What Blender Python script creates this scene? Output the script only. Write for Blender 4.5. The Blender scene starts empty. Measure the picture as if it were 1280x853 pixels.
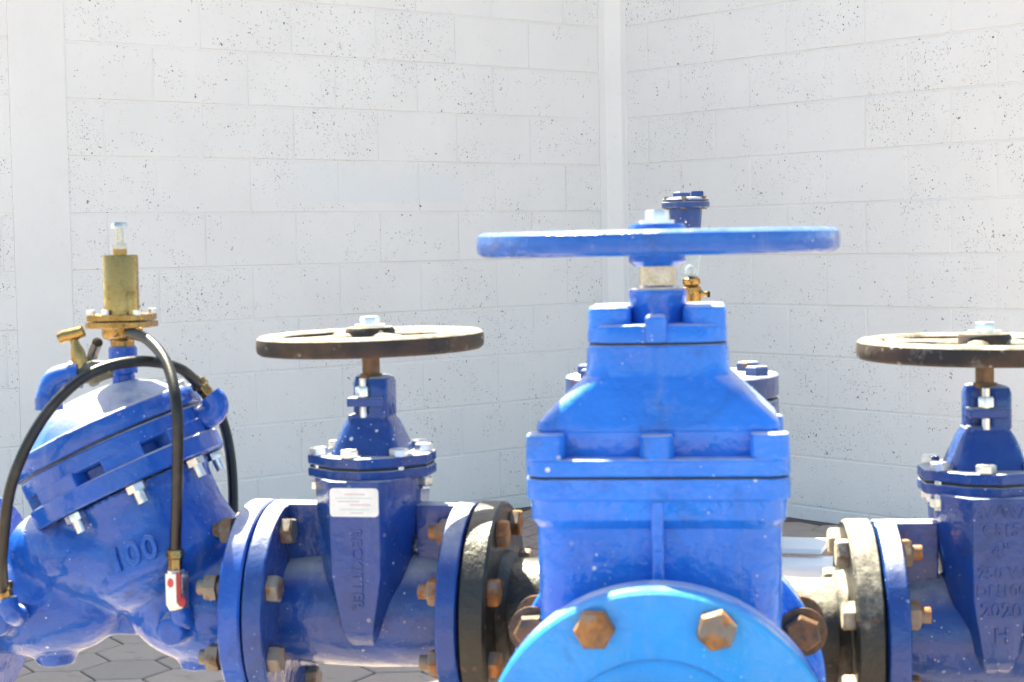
import bpy, math, random
import numpy as np
from mathutils import Matrix, Vector, noise as mnoise

random.seed(7)
sc = bpy.context.scene
COL = sc.collection

# ------------------------------------------------------------------ camera
FPX, CAM_H = 2246.0, 1.17                     # focal length in pixels of a 1280 px wide picture; eye height
PITCH, ROLL = math.atan(123 / 2246), math.atan(.0188)
fwd = Vector((0, math.cos(PITCH), -math.sin(PITCH)))
up0 = Vector((0, math.sin(PITCH), math.cos(PITCH)))
rt0 = Vector((1, 0, 0))
rt = math.cos(ROLL) * rt0 - math.sin(ROLL) * up0
up = math.sin(ROLL) * rt0 + math.cos(ROLL) * up0
CAM = Vector((0, 0, CAM_H))
cd = bpy.data.cameras.new('camera'); cam = bpy.data.objects.new('camera', cd); COL.objects.link(cam)
m3 = Matrix((rt, up, -fwd)).transposed()
cam.matrix_world = Matrix.Translation(CAM) @ m3.to_4x4()
cd.sensor_width = 36; cd.lens = 36 * FPX / 1280; cd.clip_end = 300; cd.clip_start = .05
cd.dof.use_dof = True; cd.dof.focus_distance = 5.5; cd.dof.aperture_fstop = 20
sc.camera = cam

# ------------------------------------------------------------------ light
SUN_H, SUN_EL = Vector((-.4226, .9063)).normalized(), math.radians(58)
w = bpy.data.worlds.new('World'); sc.world = w; w.use_nodes = True
nt = w.node_tree; nt.nodes.clear()
wo = nt.nodes.new('ShaderNodeOutputWorld'); bg = nt.nodes.new('ShaderNodeBackground'); sk = nt.nodes.new('ShaderNodeTexSky')
sk.sky_type = 'NISHITA'; sk.sun_disc = False; sk.sun_elevation = SUN_EL
sk.sun_rotation = math.atan2(SUN_H.x, SUN_H.y); sk.altitude = 1500; sk.dust_density = 4; sk.ozone_density = .5; sk.air_density = 1
bg.inputs['Strength'].default_value = .092
nt.links.new(sk.outputs[0], bg.inputs[0]); nt.links.new(bg.outputs[0], wo.inputs[0])
sd = bpy.data.lights.new('sun', 'SUN'); sun = bpy.data.objects.new('sun', sd); COL.objects.link(sun)
sd.energy = 5; sd.angle = math.radians(.53); sd.color = (1, .95, .87)
sdir = Vector((SUN_H.x * math.cos(SUN_EL), SUN_H.y * math.cos(SUN_EL), math.sin(SUN_EL)))
sun.rotation_euler = sdir.to_track_quat('Z', 'Y').to_euler(); sun.location = (-3, 4, 8)
sc.view_settings.view_transform = 'Standard'; sc.view_settings.look = 'None'
sc.view_settings.exposure = 2.38; sc.view_settings.gamma = 1
sc.view_settings.use_white_balance = True; sc.view_settings.white_balance_temperature = 7850; sc.view_settings.white_balance_tint = 0   # the camera is set for open shade
sc.render.engine = 'CYCLES'
sc.cycles.use_denoising = True
sc.cycles.max_bounces = 7; sc.cycles.diffuse_bounces = 3; sc.cycles.glossy_bounces = 3
sc.cycles.use_adaptive_sampling = True; sc.cycles.adaptive_threshold = .02
sc.cycles.caustics_reflective = False; sc.cycles.caustics_refractive = False

# ------------------------------------------------------------------ pixel helpers (direction only)
def ray(x, y): return fwd + rt * ((x - 640) / FPX) - up * ((y - 426.5) / FPX)
def atY(x, y, Y): d = ray(x, y); return CAM + d * (Y / d.y)

# ------------------------------------------------------------------ geometry collector
class G:
    def __init__(s): s.v = []; s.f = []
    def add(s, vs, fs, M=None):
        b = len(s.v)
        s.v += [tuple(M @ Vector(p)) if M else tuple(p) for p in vs]
        s.f += [tuple(i + b for i in f) for f in fs]
        return s
    def box(s, c, d, M=None):
        cx, cy, cz = c; x, y, z = d[0] / 2, d[1] / 2, d[2] / 2
        vs = [(cx + a * x, cy + b * y, cz + e * z) for e in (-1, 1) for b in (-1, 1) for a in (-1, 1)]
        return s.add(vs, [(0, 2, 3, 1), (4, 5, 7, 6), (0, 1, 5, 4), (2, 6, 7, 3), (0, 4, 6, 2), (1, 3, 7, 5)], M)
    def loft(s, rings, M=None, cap=True, close=False):
        n = len(rings[0]); vs = [p for r in rings for p in r]; fs = []
        m = len(rings)
        for k in range(m if close else m - 1):
            a, b = k * n, ((k + 1) % m) * n
            fs += [(a + i, a + (i + 1) % n, b + (i + 1) % n, b + i) for i in range(n)]
        if cap and not close: fs += [tuple(range(n))[::-1], tuple(range((m - 1) * n, m * n))]
        return s.add(vs, fs, M)
    def lathe(s, prof, M=None, seg=48, close=False):
        rings = [[(r * math.cos(2 * math.pi * i / seg), r * math.sin(2 * math.pi * i / seg), z) for i in range(seg)] for r, z in prof]
        return s.loft(rings, M, True, close)
    def cyl(s, r, z0, z1, M=None, seg=32, c=(0, 0), ch=0.0):
        prof = [(r, z0), (r, z1)] if not ch else [(r - ch, z0), (r, z0 + ch), (r, z1 - ch), (r - ch, z1)]
        T = Matrix.Translation((c[0], c[1], 0))
        return s.lathe(prof, (M @ T) if M else T, seg)
    def prism(s, poly, z0, z1, M=None):
        return s.loft([[(x, y, z0) for x, y in poly], [(x, y, z1) for x, y in poly]], M)
    def hexa(s, af, z0, z1, M=None, rot=0.0, ch=.12):
        R = af / math.sqrt(3)
        def ring(k, z): return [(R * k * math.cos(rot + math.pi / 3 * i), R * k * math.sin(rot + math.pi / 3 * i), z) for i in range(6)]
        return s.loft([ring(1, z0), ring(1, z1 - (z1 - z0) * .18), ring(1 - ch, z1)], M)
    def tube(s, pts, r, seg=12, M=None, taper=None):
        pts = [Vector(p) for p in pts]; rings = []; prev = None
        for i, p in enumerate(pts):
            t = (pts[min(i + 1, len(pts) - 1)] - pts[max(i - 1, 0)]).normalized()
            if prev is None:
                a = Vector((0, 0, 1)) if abs(t.z) < .9 else Vector((1, 0, 0)); nrm = t.cross(a).normalized()
            else: nrm = (prev - t * prev.dot(t)).normalized()
            prev = nrm; bi = t.cross(nrm)
            rr = r if taper is None else r * taper[i]
            rings.append([tuple(p + (nrm * math.cos(2 * math.pi * k / seg) + bi * math.sin(2 * math.pi * k / seg)) * rr) for k in range(seg)])
        return s.loft(rings, M)
    def ell(s, c, rad, M=None, seg=28, rg=14):
        rings = []
        for j in range(rg + 1):
            t = math.pi * (j + .02) / (rg + .04)
            rings.append([(c[0] + rad[0] * math.sin(t) * math.cos(2 * math.pi * i / seg), c[1] + rad[1] * math.sin(t) * math.sin(2 * math.pi * i / seg), c[2] - rad[2] * math.cos(t)) for i in range(seg)])
        return s.loft(rings, M)
    def mesh(s, name, sharp=38):
        me = bpy.data.meshes.new(name); me.from_pydata(s.v, [], s.f); me.update()
        import bmesh
        bm = bmesh.new(); bm.from_mesh(me); bmesh.ops.recalc_face_normals(bm, faces=bm.faces); bm.to_mesh(me); bm.free()
        me.polygons.foreach_set('use_smooth', [True] * len(me.polygons))
        if sharp: me.set_sharp_from_angle(angle=math.radians(sharp))
        return me

def catmull(p, n=10):
    p = [Vector(q) for q in p]; p = [p[0] * 2 - p[1]] + p + [p[-1] * 2 - p[-2]]; out = []
    for i in range(1, len(p) - 2):
        a, b, c, d = p[i - 1:i + 3]
        for k in range(n):
            t = k / n
            out.append(.5 * ((2 * b) + (c - a) * t + (2 * a - 5 * b + 4 * c - d) * t * t + (3 * b - a - 3 * c + d) * t ** 3))
    out.append(p[-2]); return out

def AX(d, loc=(0, 0, 0), spin=0.0):            # matrix taking local z to direction d
    d = Vector(d).normalized()
    return Matrix.Translation(loc) @ d.to_track_quat('Z', 'Y').to_matrix().to_4x4() @ Matrix.Rotation(spin, 4, 'Z')

def rrect(wd, dp, r, n=6, cx=0, cy=0):          # rounded rectangle in plan
    out = []; x, y = wd / 2 - r, dp / 2 - r
    for qx, qy, a0 in ((x, y, 0), (-x, y, 90), (-x, -y, 180), (x, -y, 270)):
        for k in range(n + 1):
            a = math.radians(a0 + 90 * k / n); out.append((cx + qx + r * math.cos(a), cy + qy + r * math.sin(a)))
    return out
def lev(poly, z): return [(x, y, z) for x, y in poly]

def obj(name, g, mat, parent=None, M=None, bevel=0, seg=2, sharp=38):
    me = g if isinstance(g, bpy.types.Mesh) else g.mesh(name, sharp)
    if mat and not me.materials: me.materials.append(mat)
    o = bpy.data.objects.new(name, me); COL.objects.link(o)
    if parent: o.parent = parent
    if M is not None: o.matrix_local = M
    if bevel:
        b = o.modifiers.new('bevel', 'BEVEL'); b.width = bevel; b.segments = seg; b.limit_method = 'ANGLE'; b.angle_limit = math.radians(38)
        b.use_clamp_overlap = True; b.harden_normals = True
    return o
def thing(name, label, cat, loc=(0, 0, 0), rz=0, group=None):
    o = bpy.data.objects.new(name, None); COL.objects.link(o); o.empty_display_size = .05
    o.location = loc; o.rotation_euler = (0, 0, rz); o['label'] = label; o['category'] = cat
    if group: o['group'] = group
    return o
def mat_of(root): return Matrix.Translation(root.location) @ Matrix.Rotation(root.rotation_euler.z, 4, 'Z')

# ------------------------------------------------------------------ materials
class N:
    def __init__(s, name):
        s.m = bpy.data.materials.new(name); s.m.use_nodes = True; s.t = s.m.node_tree
        s.b = s.t.nodes['Principled BSDF']; s.pos = None; s.vc = {}
    def n(s, typ, **k):
        x = s.t.nodes.new(typ)
        for a, b in k.items(): setattr(x, a, b)
        return x
    def L(s, a, b): s.t.links.new(a, b)
    def P(s, world=True):
        if s.pos is None: s.pos = s.n('ShaderNodeNewGeometry')
        return s.pos.outputs['Position']
    def noise(s, scale, detail=4, rough=.55, vec=None, dist=0):
        x = s.n('ShaderNodeTexNoise'); x.inputs['Scale'].default_value = scale; x.inputs['Detail'].default_value = detail
        x.inputs['Roughness'].default_value = rough; x.inputs['Distortion'].default_value = dist
        s.L(vec or s.P(), x.inputs['Vector']); return x.outputs['Fac']
    def vor(s, scale, out='Distance'):
        if scale not in s.vc:
            x = s.n('ShaderNodeTexVoronoi'); x.inputs['Scale'].default_value = scale; s.L(s.P(), x.inputs['Vector']); s.vc[scale] = x
        return s.vc[scale].outputs[out]
    def ramp(s, fac, a, b, lo=0.0, hi=1.0):
        x = s.n('ShaderNodeMapRange'); x.interpolation_type = 'SMOOTHSTEP'
        for i, v in enumerate((a, b, lo, hi)): x.inputs[i + 1].default_value = v
        s.L(fac, x.inputs[0]); return x.outputs[0]
    def math(s, op, a, b=None):
        x = s.n('ShaderNodeMath'); x.operation = op
        for i, v in enumerate((a, b)):
            if v is None: continue
            if isinstance(v, (int, float)): x.inputs[i].default_value = v
            else: s.L(v, x.inputs[i])
        return x.outputs[0]
    def mix(s, fac, a, b):
        x = s.n('ShaderNodeMix'); x.data_type = 'RGBA'
        for sock, v in ((x.inputs[0], fac), (x.inputs[6], a), (x.inputs[7], b)):
            if isinstance(v, (int, float)): sock.default_value = v
            elif isinstance(v, tuple): sock.default_value = (*v, 1)
            else: s.L(v, sock)
        return x.outputs[2]
    def col(s, c):
        if isinstance(c, tuple): s.b.inputs['Base Color'].default_value = (*c, 1)
        else: s.L(c, s.b.inputs['Base Color'])
    def inp(s, name, v):
        if isinstance(v, (int, float)): s.b.inputs[name].default_value = v
        else: s.L(v, s.b.inputs[name])
    def bump(s, h, strength=.3, dist=.002):
        x = s.n('ShaderNodeBump'); x.inputs['Strength'].default_value = strength; x.inputs['Distance'].default_value = dist
        s.L(h, x.inputs['Height']); s.L(x.outputs[0], s.b.inputs['Normal'])
    def up(s):
        if s.pos is None: s.P()
        x = s.n('ShaderNodeSeparateXYZ'); s.L(s.pos.outputs['Normal'], x.inputs[0]); return x.outputs['Z']

def paint(name, c, rough=.2, speck=.5, dust_glare=.35, coat=.0, c2=None, rust=0.0, lump=.5):
    a = N(name)
    big = a.ramp(a.noise(9, 3, .6), .3, .7)
    c2 = c2 or tuple(v * .72 for v in c)
    col = a.mix(big, c, c2)
    clus = a.ramp(a.noise(11, 3, .65), .44, .60)
    # lime and paint spatter: a few drops and, inside the same patches, fine mist
    def drops(scale, thr, rad):
        sep = a.n('ShaderNodeSeparateColor'); a.L(a.vor(scale, 'Color'), sep.inputs[0])
        r = a.math('MULTIPLY', sep.outputs[1], rad)
        d = a.math('ADD', a.vor(scale), a.math('MULTIPLY', lumpn, .25))
        return a.math('MULTIPLY', a.ramp(sep.outputs[0], thr, thr + .01), a.ramp(a.math('SUBTRACT', d, r), .14, .06))
    lumpn = a.noise(85, 3, .6)
    sp = a.math('MULTIPLY', a.math('MAXIMUM', drops(110, .90, .30), a.math('MULTIPLY', drops(290, .80, .3), .8)), a.math('MULTIPLY', clus, min(1, speck)))
    col = a.mix(sp, col, (.62, .64, .66))
    # thin streaks and rubbed dirt
    st = a.n('ShaderNodeMapping'); st.inputs['Scale'].default_value = (1, 1, .22); a.L(a.P(), st.inputs[0])
    sm = a.ramp(a.noise(34, 5, .7, st.outputs[0]), .54, .76, 0, .16)
    col = a.mix(sm, col, (.36, .36, .37))
    gr = a.ramp(a.noise(17, 5, .72, None, .6), .52, .72, 0, .6)
    col = a.mix(gr, col, tuple(v * .38 + .004 for v in c))
    # settled dust, whitened on up-facing sides to imitate sun-blown tops
    upz = a.ramp(a.up(), .5, .92, 0, dust_glare)
    dust_glare_mask = a.math('MULTIPLY', upz, a.ramp(a.noise(30, 4, .65), .25, .6, .35, 1))
    col = a.mix(dust_glare_mask, col, (.58, .565, .54))
    if rust:
        rm = a.ramp(a.noise(26, 5, .7), .66 - rust * .1, .72 - rust * .1)
        col = a.mix(rm, col, a.mix(lumpn, (.22, .075, .025), (.07, .035, .025)))
    a.col(col)
    r = a.math('ADD', a.ramp(gr, 0, .6, rough, rough + .25), a.math('MULTIPLY', a.math('ADD', sm, dust_glare_mask), .6))
    a.inp('Roughness', r); a.inp('Specular IOR Level', .4)
    if coat: a.inp('Coat Weight', coat); a.inp('Coat Roughness', .1)
    a.bump(a.math('ADD', a.noise(40, 4, .6), a.math('MULTIPLY', a.noise(13, 2), 2.2)), lump, .0046)
    return a.m

def rusty(name, c1=(.33, .13, .035), c2=(.16, .065, .028), c3=(.30, .27, .24), amt=.5, metal=.25):
    a = N(name)
    f = a.ramp(a.noise(70, 6, .65), .35, .65); g2 = a.ramp(a.noise(45, 5, .6), .5 + amt * .3 - .15, .62 + amt * .3 - .15)
    col = a.mix(g2, a.mix(f, c1, c2), c3)
    a.col(col); a.inp('Roughness', a.ramp(a.noise(120), .3, .7, .5, .85)); a.inp('Metallic', metal)
    a.bump(a.noise(220, 4), .5, .0012); return a.m

def metal(name, c, rough=.35, c2=None, mix=.5, m=1.0):
    a = N(name); f = a.ramp(a.noise(60, 5, .6), .62 - mix * .3, .8 - mix * .3)
    a.col(a.mix(f, c, c2 or tuple(v * .6 for v in c))); a.inp('Metallic', m)
    a.inp('Roughness', a.ramp(a.noise(130, 4), .3, .7, rough - .08, rough + .15)); a.bump(a.noise(300, 3), .15, .0006); return a.m

M = {}
M['blue_bright'] = paint('bright_blue_paint', (.012, .190, .76), .10, 1.0, .7, 0, (.010, .145, .60), lump=.75)
M['blue_wheel'] = paint('bright_blue_wheel_paint', (.008, .115, .50), .16, .6, .15, 0, (.008, .095, .42))
M['blue_light'] = paint('light_blue_paint', (.022, .31, .72), .2, 1.0, .2, 0, (.020, .26, .66), lump=.45)
M['blue_dark'] = paint('dark_blue_paint', (.009, .055, .26), .18, 1.0, .7, 0, (.016, .054, .21))
M['blue_mid'] = paint('royal_blue_paint', (.008, .092, .45), .13, .9, .75, 0, (.010, .080, .38))
M['blue_back'] = paint('weathered_blue_paint', (.008, .050, .22), .3, 1.0, .75, 0, (.014, .048, .17), rust=.15)
M['rust'] = rusty('rusty_steel', (.42, .16, .04), (.18, .075, .03), (.21, .165, .13), .32)
M['rust_dull'] = rusty('dull_rusty_steel', (.20, .115, .06), (.11, .07, .045), (.22, .195, .165), .15)
M['mortar_dust'] = rusty('mortar_dusted_steel', (.50, .45, .36), (.36, .31, .24), (.24, .14, .07), .5, 0)
M['washer'] = rusty('dark_rusty_steel', (.13, .085, .06), (.08, .058, .045), (.20, .10, .05), .45)
M['zinc'] = metal('zinc_plated_steel', (.74, .74, .72), .34, (.5, .5, .47), .4)
M['brass'] = metal('brass', (.33, .215, .085), .24, (.21, .125, .045), .35)
M['bronze'] = metal('weathered_bronze', (.17, .10, .055), .5, (.09, .055, .035), .5, .5)
M['chrome'] = metal('stem_steel', (.47, .455, .44), .2, (.41, .39, .37), .3)
M['olive'] = metal('olive_casting', (.10, .11, .085), .5, (.06, .065, .05), .5, .3)

def black_steel():
    a = N('black_bitumen_paint')
    col = a.mix(a.ramp(a.noise(20, 5), .35, .7), (.006, .0065, .007), (.016, .015, .014))
    rm = a.ramp(a.noise(34, 6, .7, dist=.4), .58, .70)
    col = a.mix(rm, col, a.mix(a.noise(110, 4), (.24, .10, .04), (.09, .06, .045)))
    sp = a.ramp(a.noise(85, 5, .7), .66, .72); col = a.mix(sp, col, (.5, .48, .44))
    x = a.n('ShaderNodeSeparateXYZ'); a.L(a.P(), x.inputs[0])
    side = a.ramp(x.outputs['X'], .12, .30, .06, 1.0)               # the right-hand run is caked in dry mortar dust
    d = a.math('MULTIPLY', a.ramp(a.math('ADD', a.up(), a.math('MULTIPLY', a.math('SUBTRACT', a.noise(48, 6, .7), .5), 1.4)), .2, .85), side)
    col = a.mix(d, col, a.mix(a.ramp(a.noise(95, 5, .7), .35, .65), (.33, .30, .245), (.13, .118, .10))); a.col(col)
    a.inp('Roughness', a.math('ADD', .38, a.math('MULTIPLY', a.math('ADD', d, rm), .4)))
    a.bump(a.noise(60, 5, .7), .7, .003); return a.m
M['black'] = black_steel()

def wheel_mat():
    a = N('worn_handwheel_iron')
    col = a.mix(a.ramp(a.noise(24, 5, .6), .35, .65), (.014, .012, .011), (.058, .030, .018))
    col = a.mix(a.ramp(a.noise(40, 6, .7), .56, .68), col, (.12, .105, .09))
    dots = a.math('MULTIPLY', a.ramp(a.vor(70), .25, .15), a.ramp(a.noise(20), .52, .6)); col = a.mix(dots, col, (.5, .47, .42))
    d = a.math('MULTIPLY', a.ramp(a.up(), .4, .9), a.ramp(a.noise(42, 5, .7), .35, .65, .15, .9)); col = a.mix(d, col, (.36, .32, .26)); a.col(col)
    a.inp('Roughness', .7); a.bump(a.noise(120, 5), .5, .0015); return a.m
M['wheel'] = wheel_mat()

a = N('black_rubber_hose'); a.col(a.mix(a.ramp(a.noise(60, 4), .5, .75), (.004, .004, .0045), (.022, .021, .019))); a.inp('Roughness', .38)
wv = a.noise(300, 2); a.bump(wv, .3, .0006); M['hose'] = a.m
a = N('dark_gasket'); a.col((.015, .015, .016)); a.inp('Roughness', .8); M['gasket'] = a.m
a = N('clear_plastic'); a.col((.42, .52, .58)); a.inp('Roughness', .06); a.inp('Alpha', .34); M['clear'] = a.m
a = N('white_plastic'); a.col(a.mix(a.noise(20), (.80, .82, .84), (.70, .71, .72))); a.inp('Roughness', .45); M['white_plastic'] = a.m
a = N('red_plastic'); a.col((.30, .012, .03)); a.inp('Roughness', .4); M['red'] = a.m
a = N('label_paper'); a.col(a.mix(a.ramp(a.noise(60, 3), .4, .7), (.80, .79, .75), (.72, .71, .67))); a.inp('Roughness', .5); M['paper'] = a.m
for nm, c in (('print_pink', (.66, .50, .48)), ('print_green', (.55, .66, .58)), ('print_grey', (.56, .56, .56)), ('print_red', (.55, .06, .07))):
    a = N(nm); a.col(c); a.inp('Roughness', .5); M[nm] = a.m

# walls: white masonry paint over porous block
CORNER = Vector((.4917, 8.35, 0)); DL = Vector((-.77, -.638, 0)); DR = Vector((.638, -.77, 0))
def wall_paint(name, pores=True):
    a = N(name)
    col = a.mix(a.ramp(a.noise(2.2, 4), .3, .7), (.80, .80, .81), (.76, .76, .77))
    col = a.mix(a.ramp(a.noise(30, 5, .6), .55, .8, 0, .5), col, (.70, .70, .70))
    h = a.noise(70, 3, .65)
    if pores:
        # the painted-over patch on the left wall
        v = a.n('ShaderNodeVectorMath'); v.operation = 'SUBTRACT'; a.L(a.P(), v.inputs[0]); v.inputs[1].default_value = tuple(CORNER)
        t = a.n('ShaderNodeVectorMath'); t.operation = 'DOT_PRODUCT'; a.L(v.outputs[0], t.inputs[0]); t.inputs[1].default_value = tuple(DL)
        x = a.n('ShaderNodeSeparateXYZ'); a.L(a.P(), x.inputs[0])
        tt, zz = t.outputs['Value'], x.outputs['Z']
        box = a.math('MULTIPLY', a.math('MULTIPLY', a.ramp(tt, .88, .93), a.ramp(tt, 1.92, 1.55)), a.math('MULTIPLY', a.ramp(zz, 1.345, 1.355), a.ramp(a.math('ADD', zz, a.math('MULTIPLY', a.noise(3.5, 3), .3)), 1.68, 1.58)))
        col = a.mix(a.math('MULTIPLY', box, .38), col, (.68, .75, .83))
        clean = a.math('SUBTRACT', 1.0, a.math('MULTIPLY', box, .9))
        # open pores of the aggregate, in clusters
        oi = a.n('ShaderNodeObjectInfo'); vary = a.math('MULTIPLY', a.math('SUBTRACT', oi.outputs['Random'], .55), .13)
        def pits(scale, thr, cl, ns, det):
            return a.math('MULTIPLY', a.ramp(a.noise(scale, det, .7, None, .3), thr, thr + .045), a.ramp(a.math('ADD', a.noise(ns, 3, .7), vary), cl, cl + .07))
        p = a.math('MAXIMUM', pits(88, .640, .515, 6.5, 2), a.math('MAXIMUM', pits(50, .668, .49, 4.0, 3), a.math('MULTIPLY', pits(165, .65, .50, 9.0, 1), .6)))
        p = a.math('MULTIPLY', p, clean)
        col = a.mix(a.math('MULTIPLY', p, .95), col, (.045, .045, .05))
    a.col(col); a.inp('Roughness', .75); a.bump(h, .55, .003); return a.m
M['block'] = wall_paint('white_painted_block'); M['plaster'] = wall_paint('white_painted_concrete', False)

def paver_mat():
    a = N('concrete_paver'); oi = a.n('ShaderNodeObjectInfo')
    vc = a.vor(4.2, 'Color'); s = a.n('ShaderNodeSeparateColor'); a.L(vc, s.inputs[0])
    base = a.mix(a.ramp(a.noise(.9, 2), .4, .6), (.47, .365, .30), (.36, .245, .205))
    col = a.mix(a.math('MULTIPLY', oi.outputs['Random'], .5), base, (.26, .21, .185))
    col = a.mix(a.ramp(a.noise(160, 4, .7), .35, .7, 0, .5), col, (.36, .345, .33))
    col = a.mix(a.ramp(a.noise(14, 5, .6), .55, .75, 0, .5), col, (.17, .155, .15))
    a.col(col); a.inp('Roughness', .85); a.bump(a.noise(190, 4, .7), .6, .003); return a.m
M['paver'] = paver_mat()
a = N('joint_sand'); a.col(a.mix(a.noise(60, 5), (.075, .055, .05), (.13, .10, .09))); a.inp('Roughness', .95); M['sand'] = a.m
a = N('open_ground'); a.col(a.mix(a.ramp(a.noise(5, 6), .3, .7), (.30, .285, .275), (.22, .20, .195))); a.inp('Roughness', .9); a.bump(a.noise(90, 4), .6, .004); M['ground'] = a.m

# ------------------------------------------------------------------ ground
g = G(); g.add([(-90, -90, -.012), (90, -90, -.012), (90, 90, -.012), (-90, 90, -.012)], [(0, 1, 2, 3)])
ground = obj('ground', g, M['sand']); ground['kind'] = 'structure'
HX = .127; ff = HX * math.sqrt(3)
def hexring(k, z): return [(HX * k * math.cos(math.pi / 3 * i), HX * k * math.sin(math.pi / 3 * i), z) for i in range(6)]
hexk = .965
hex_me = G().loft([hexring(hexk, -.05), hexring(hexk, -.004), hexring(hexk * .97, 0)]).mesh('paver', 30)
hex_me.materials.append(M['paver'])
rest = G(); pv = []
rg = math.radians(2.0); cr, sr = math.cos(rg), math.sin(rg)
def inside(x, y, pad=.10):                    # the yard side of both walls
    d = Vector((x, y, 0)) - CORNER
    return d.dot(Vector((.638, -.77, 0))) > pad and d.dot(Vector((-.77, -.638, 0))) > pad
def seen(x, y):
    p = Vector((x, y, 0)) - CAM; z = p.dot(fwd)
    if z < .3: return False
    px, py = 640 + FPX * p.dot(rt) / z, 426.5 - FPX * p.dot(up) / z
    return -70 < px < 1350 and 560 < py < 910
for i in range(-34, 36):
    for j in range(-24, 50):
        x0, y0 = i * HX * 1.5, j * ff + (ff / 2 if i % 2 else 0)
        x, y = x0 * cr - y0 * sr + .03, x0 * sr + y0 * cr + .05
        if not inside(x, y): continue
        (pv if seen(x, y) else rest).append((x, y)) if seen(x, y) else rest.add(hexring(hexk * .98, 0), [tuple(range(6))], Matrix.Translation((x, y, 0)))
for x, y in pv:
    o = obj('paver', hex_me, None, ground); o.location = (x, y, random.uniform(-.0025, .0015))
    o.rotation_euler = (random.uniform(-.006, .006), random.uniform(-.006, .006), rg + random.choice((0, 1, 2, 3, 4, 5)) * math.pi / 3)
o = obj('paving_further_out', rest, M['paver'], ground); o['kind'] = 'stuff'

# ------------------------------------------------------------------ walls
CH, BL, JT = .21, .414, .008
Z_OFF = .045
def block_mesh(length, key, cache={}):
    k = round(length, 3)
    if k not in cache:
        L2, H2, D = length / 2, (CH - JT) / 2, .13
        c = .0018
        def ring(e, y): return [(-L2 + e, y, -H2 + e), (L2 - e, y, -H2 + e), (L2 - e, y, H2 - e), (-L2 + e, y, H2 - e)]
        me = G().loft([ring(c, 0), ring(0, .0026), ring(0, D)]).mesh('block', 8); me.materials.append(M['block']); cache[k] = me
    return cache[k]
def block_wall(label, x0, x1, odd_phase, rz, loc, top=18):
    t = thing('block_wall', label, 'wall', loc, rz, 'white block walls of the yard')
    g = G().box(((x0 + x1) / 2, .0038 + .066, (-.165 + Z_OFF + CH * top) / 2), (x1 - x0, .132, Z_OFF + CH * top + .165))
    obj('mortar', g, M['plaster'], t)
    for r in range(-1, top):
        ph = odd_phase if r % 2 else odd_phase + BL / 2
        z = Z_OFF + CH * r + CH / 2
        n0 = math.floor((x0 - ph) / BL); 
        for k in range(n0, n0 + int((x1 - x0) / BL) + 3):
            a, b = max(ph + k * BL, x0), min(ph + (k + 1) * BL, x1)
            if b - a < .03: continue
            a += JT / 2 if a > x0 else -.001; b -= JT / 2 if b < x1 else -.001
            o = obj('block', block_mesh(b - a, 0), None, t)
            o.location = ((a + b) / 2, random.gauss(0, .0007), z); o.rotation_euler = (random.gauss(0, .0035), random.gauss(0, .0012), random.gauss(0, .0025))
    return t
angL, angR = math.atan2(.638, .77), math.atan2(-.77, .638)
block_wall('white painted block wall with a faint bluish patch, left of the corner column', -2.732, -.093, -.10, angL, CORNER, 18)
block_wall('white painted block wall running right from the corner column', .085, 4.2, .226, angR, CORNER, 18)
block_wall('sliver of white block wall left of the smooth concrete column', -4.8, -2.952, -.10, angL, CORNER, 18)
colg = thing('concrete_column', 'smooth white painted concrete column where the two block walls meet', 'column', CORNER, angL, 'white concrete columns')
# plan in the left wall's frame: x towards the corner, y outwards; the right wall runs along -y there
plan = [(-.0928, .12), (-.0928, -.004), (-.058, -.005), (-.005, -.056), (-.004, -.0848), (.14, -.0848), (.14, .12)]
obj('shaft', G().prism(plan, -.1, Z_OFF + CH * 18), M['plaster'], colg, bevel=.004)
obj('capping', G().prism([(-.02, .15), (-.12, .15), (-.12, -.02), (-.02, -.11), (.17, -.11), (.17, .15)], Z_OFF + CH * 18, Z_OFF + CH * 18 + .05), M['plaster'], colg, bevel=.004)
c2 = thing('concrete_column', 'smooth white painted concrete column at the left edge of the photo', 'column', CORNER + DL * 2.842, angL, 'white concrete columns')
obj('shaft', G().box((0, .072, 1.86), (.2195, .15, 3.93)), M['plaster'], c2, bevel=.003)
obj('capping', G().box((0, .06, 3.85), (.26, .20, .05)), M['plaster'], c2, bevel=.004)

# ------------------------------------------------------------------ shared bolt meshes
def bolt_mesh(name, af, grip, head, nut, stub, mat, wash=0.0, rot=.26):
    """head at z<0 side (z from -head to 0), nut beyond grip; axis z"""
    g = G(); Fl = Matrix.Rotation(math.pi, 4, 'X')
    g.hexa(af, 0, head, Fl, rot); g.cyl(af * .31, -.001, grip + nut + stub, None, 14)
    g.hexa(af, grip, grip + nut, None, rot + .4)
    if wash:
        g.cyl(af * wash, -.0005, .0022, Matrix.Translation((0, 0, -.0018)), 24); g.cyl(af * wash, grip - .0004, grip + .002, None, 24)
    me = g.mesh(name, 30); me.materials.append(mat); return me
def ring_of_bolts(parent, me, axis, loc, rb, n=8, ph=22.5, jitter=True, name='bolt'):
    for k in range(n):
        B = AX(axis, loc); a = math.radians(ph + 360 / n * k)
        obj(name, me, None, parent, B @ Matrix.Translation((rb * math.cos(a), rb * math.sin(a), 0)) @ Matrix.Rotation(random.uniform(0, 1) if jitter else 0, 4, 'Z'))
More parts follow.
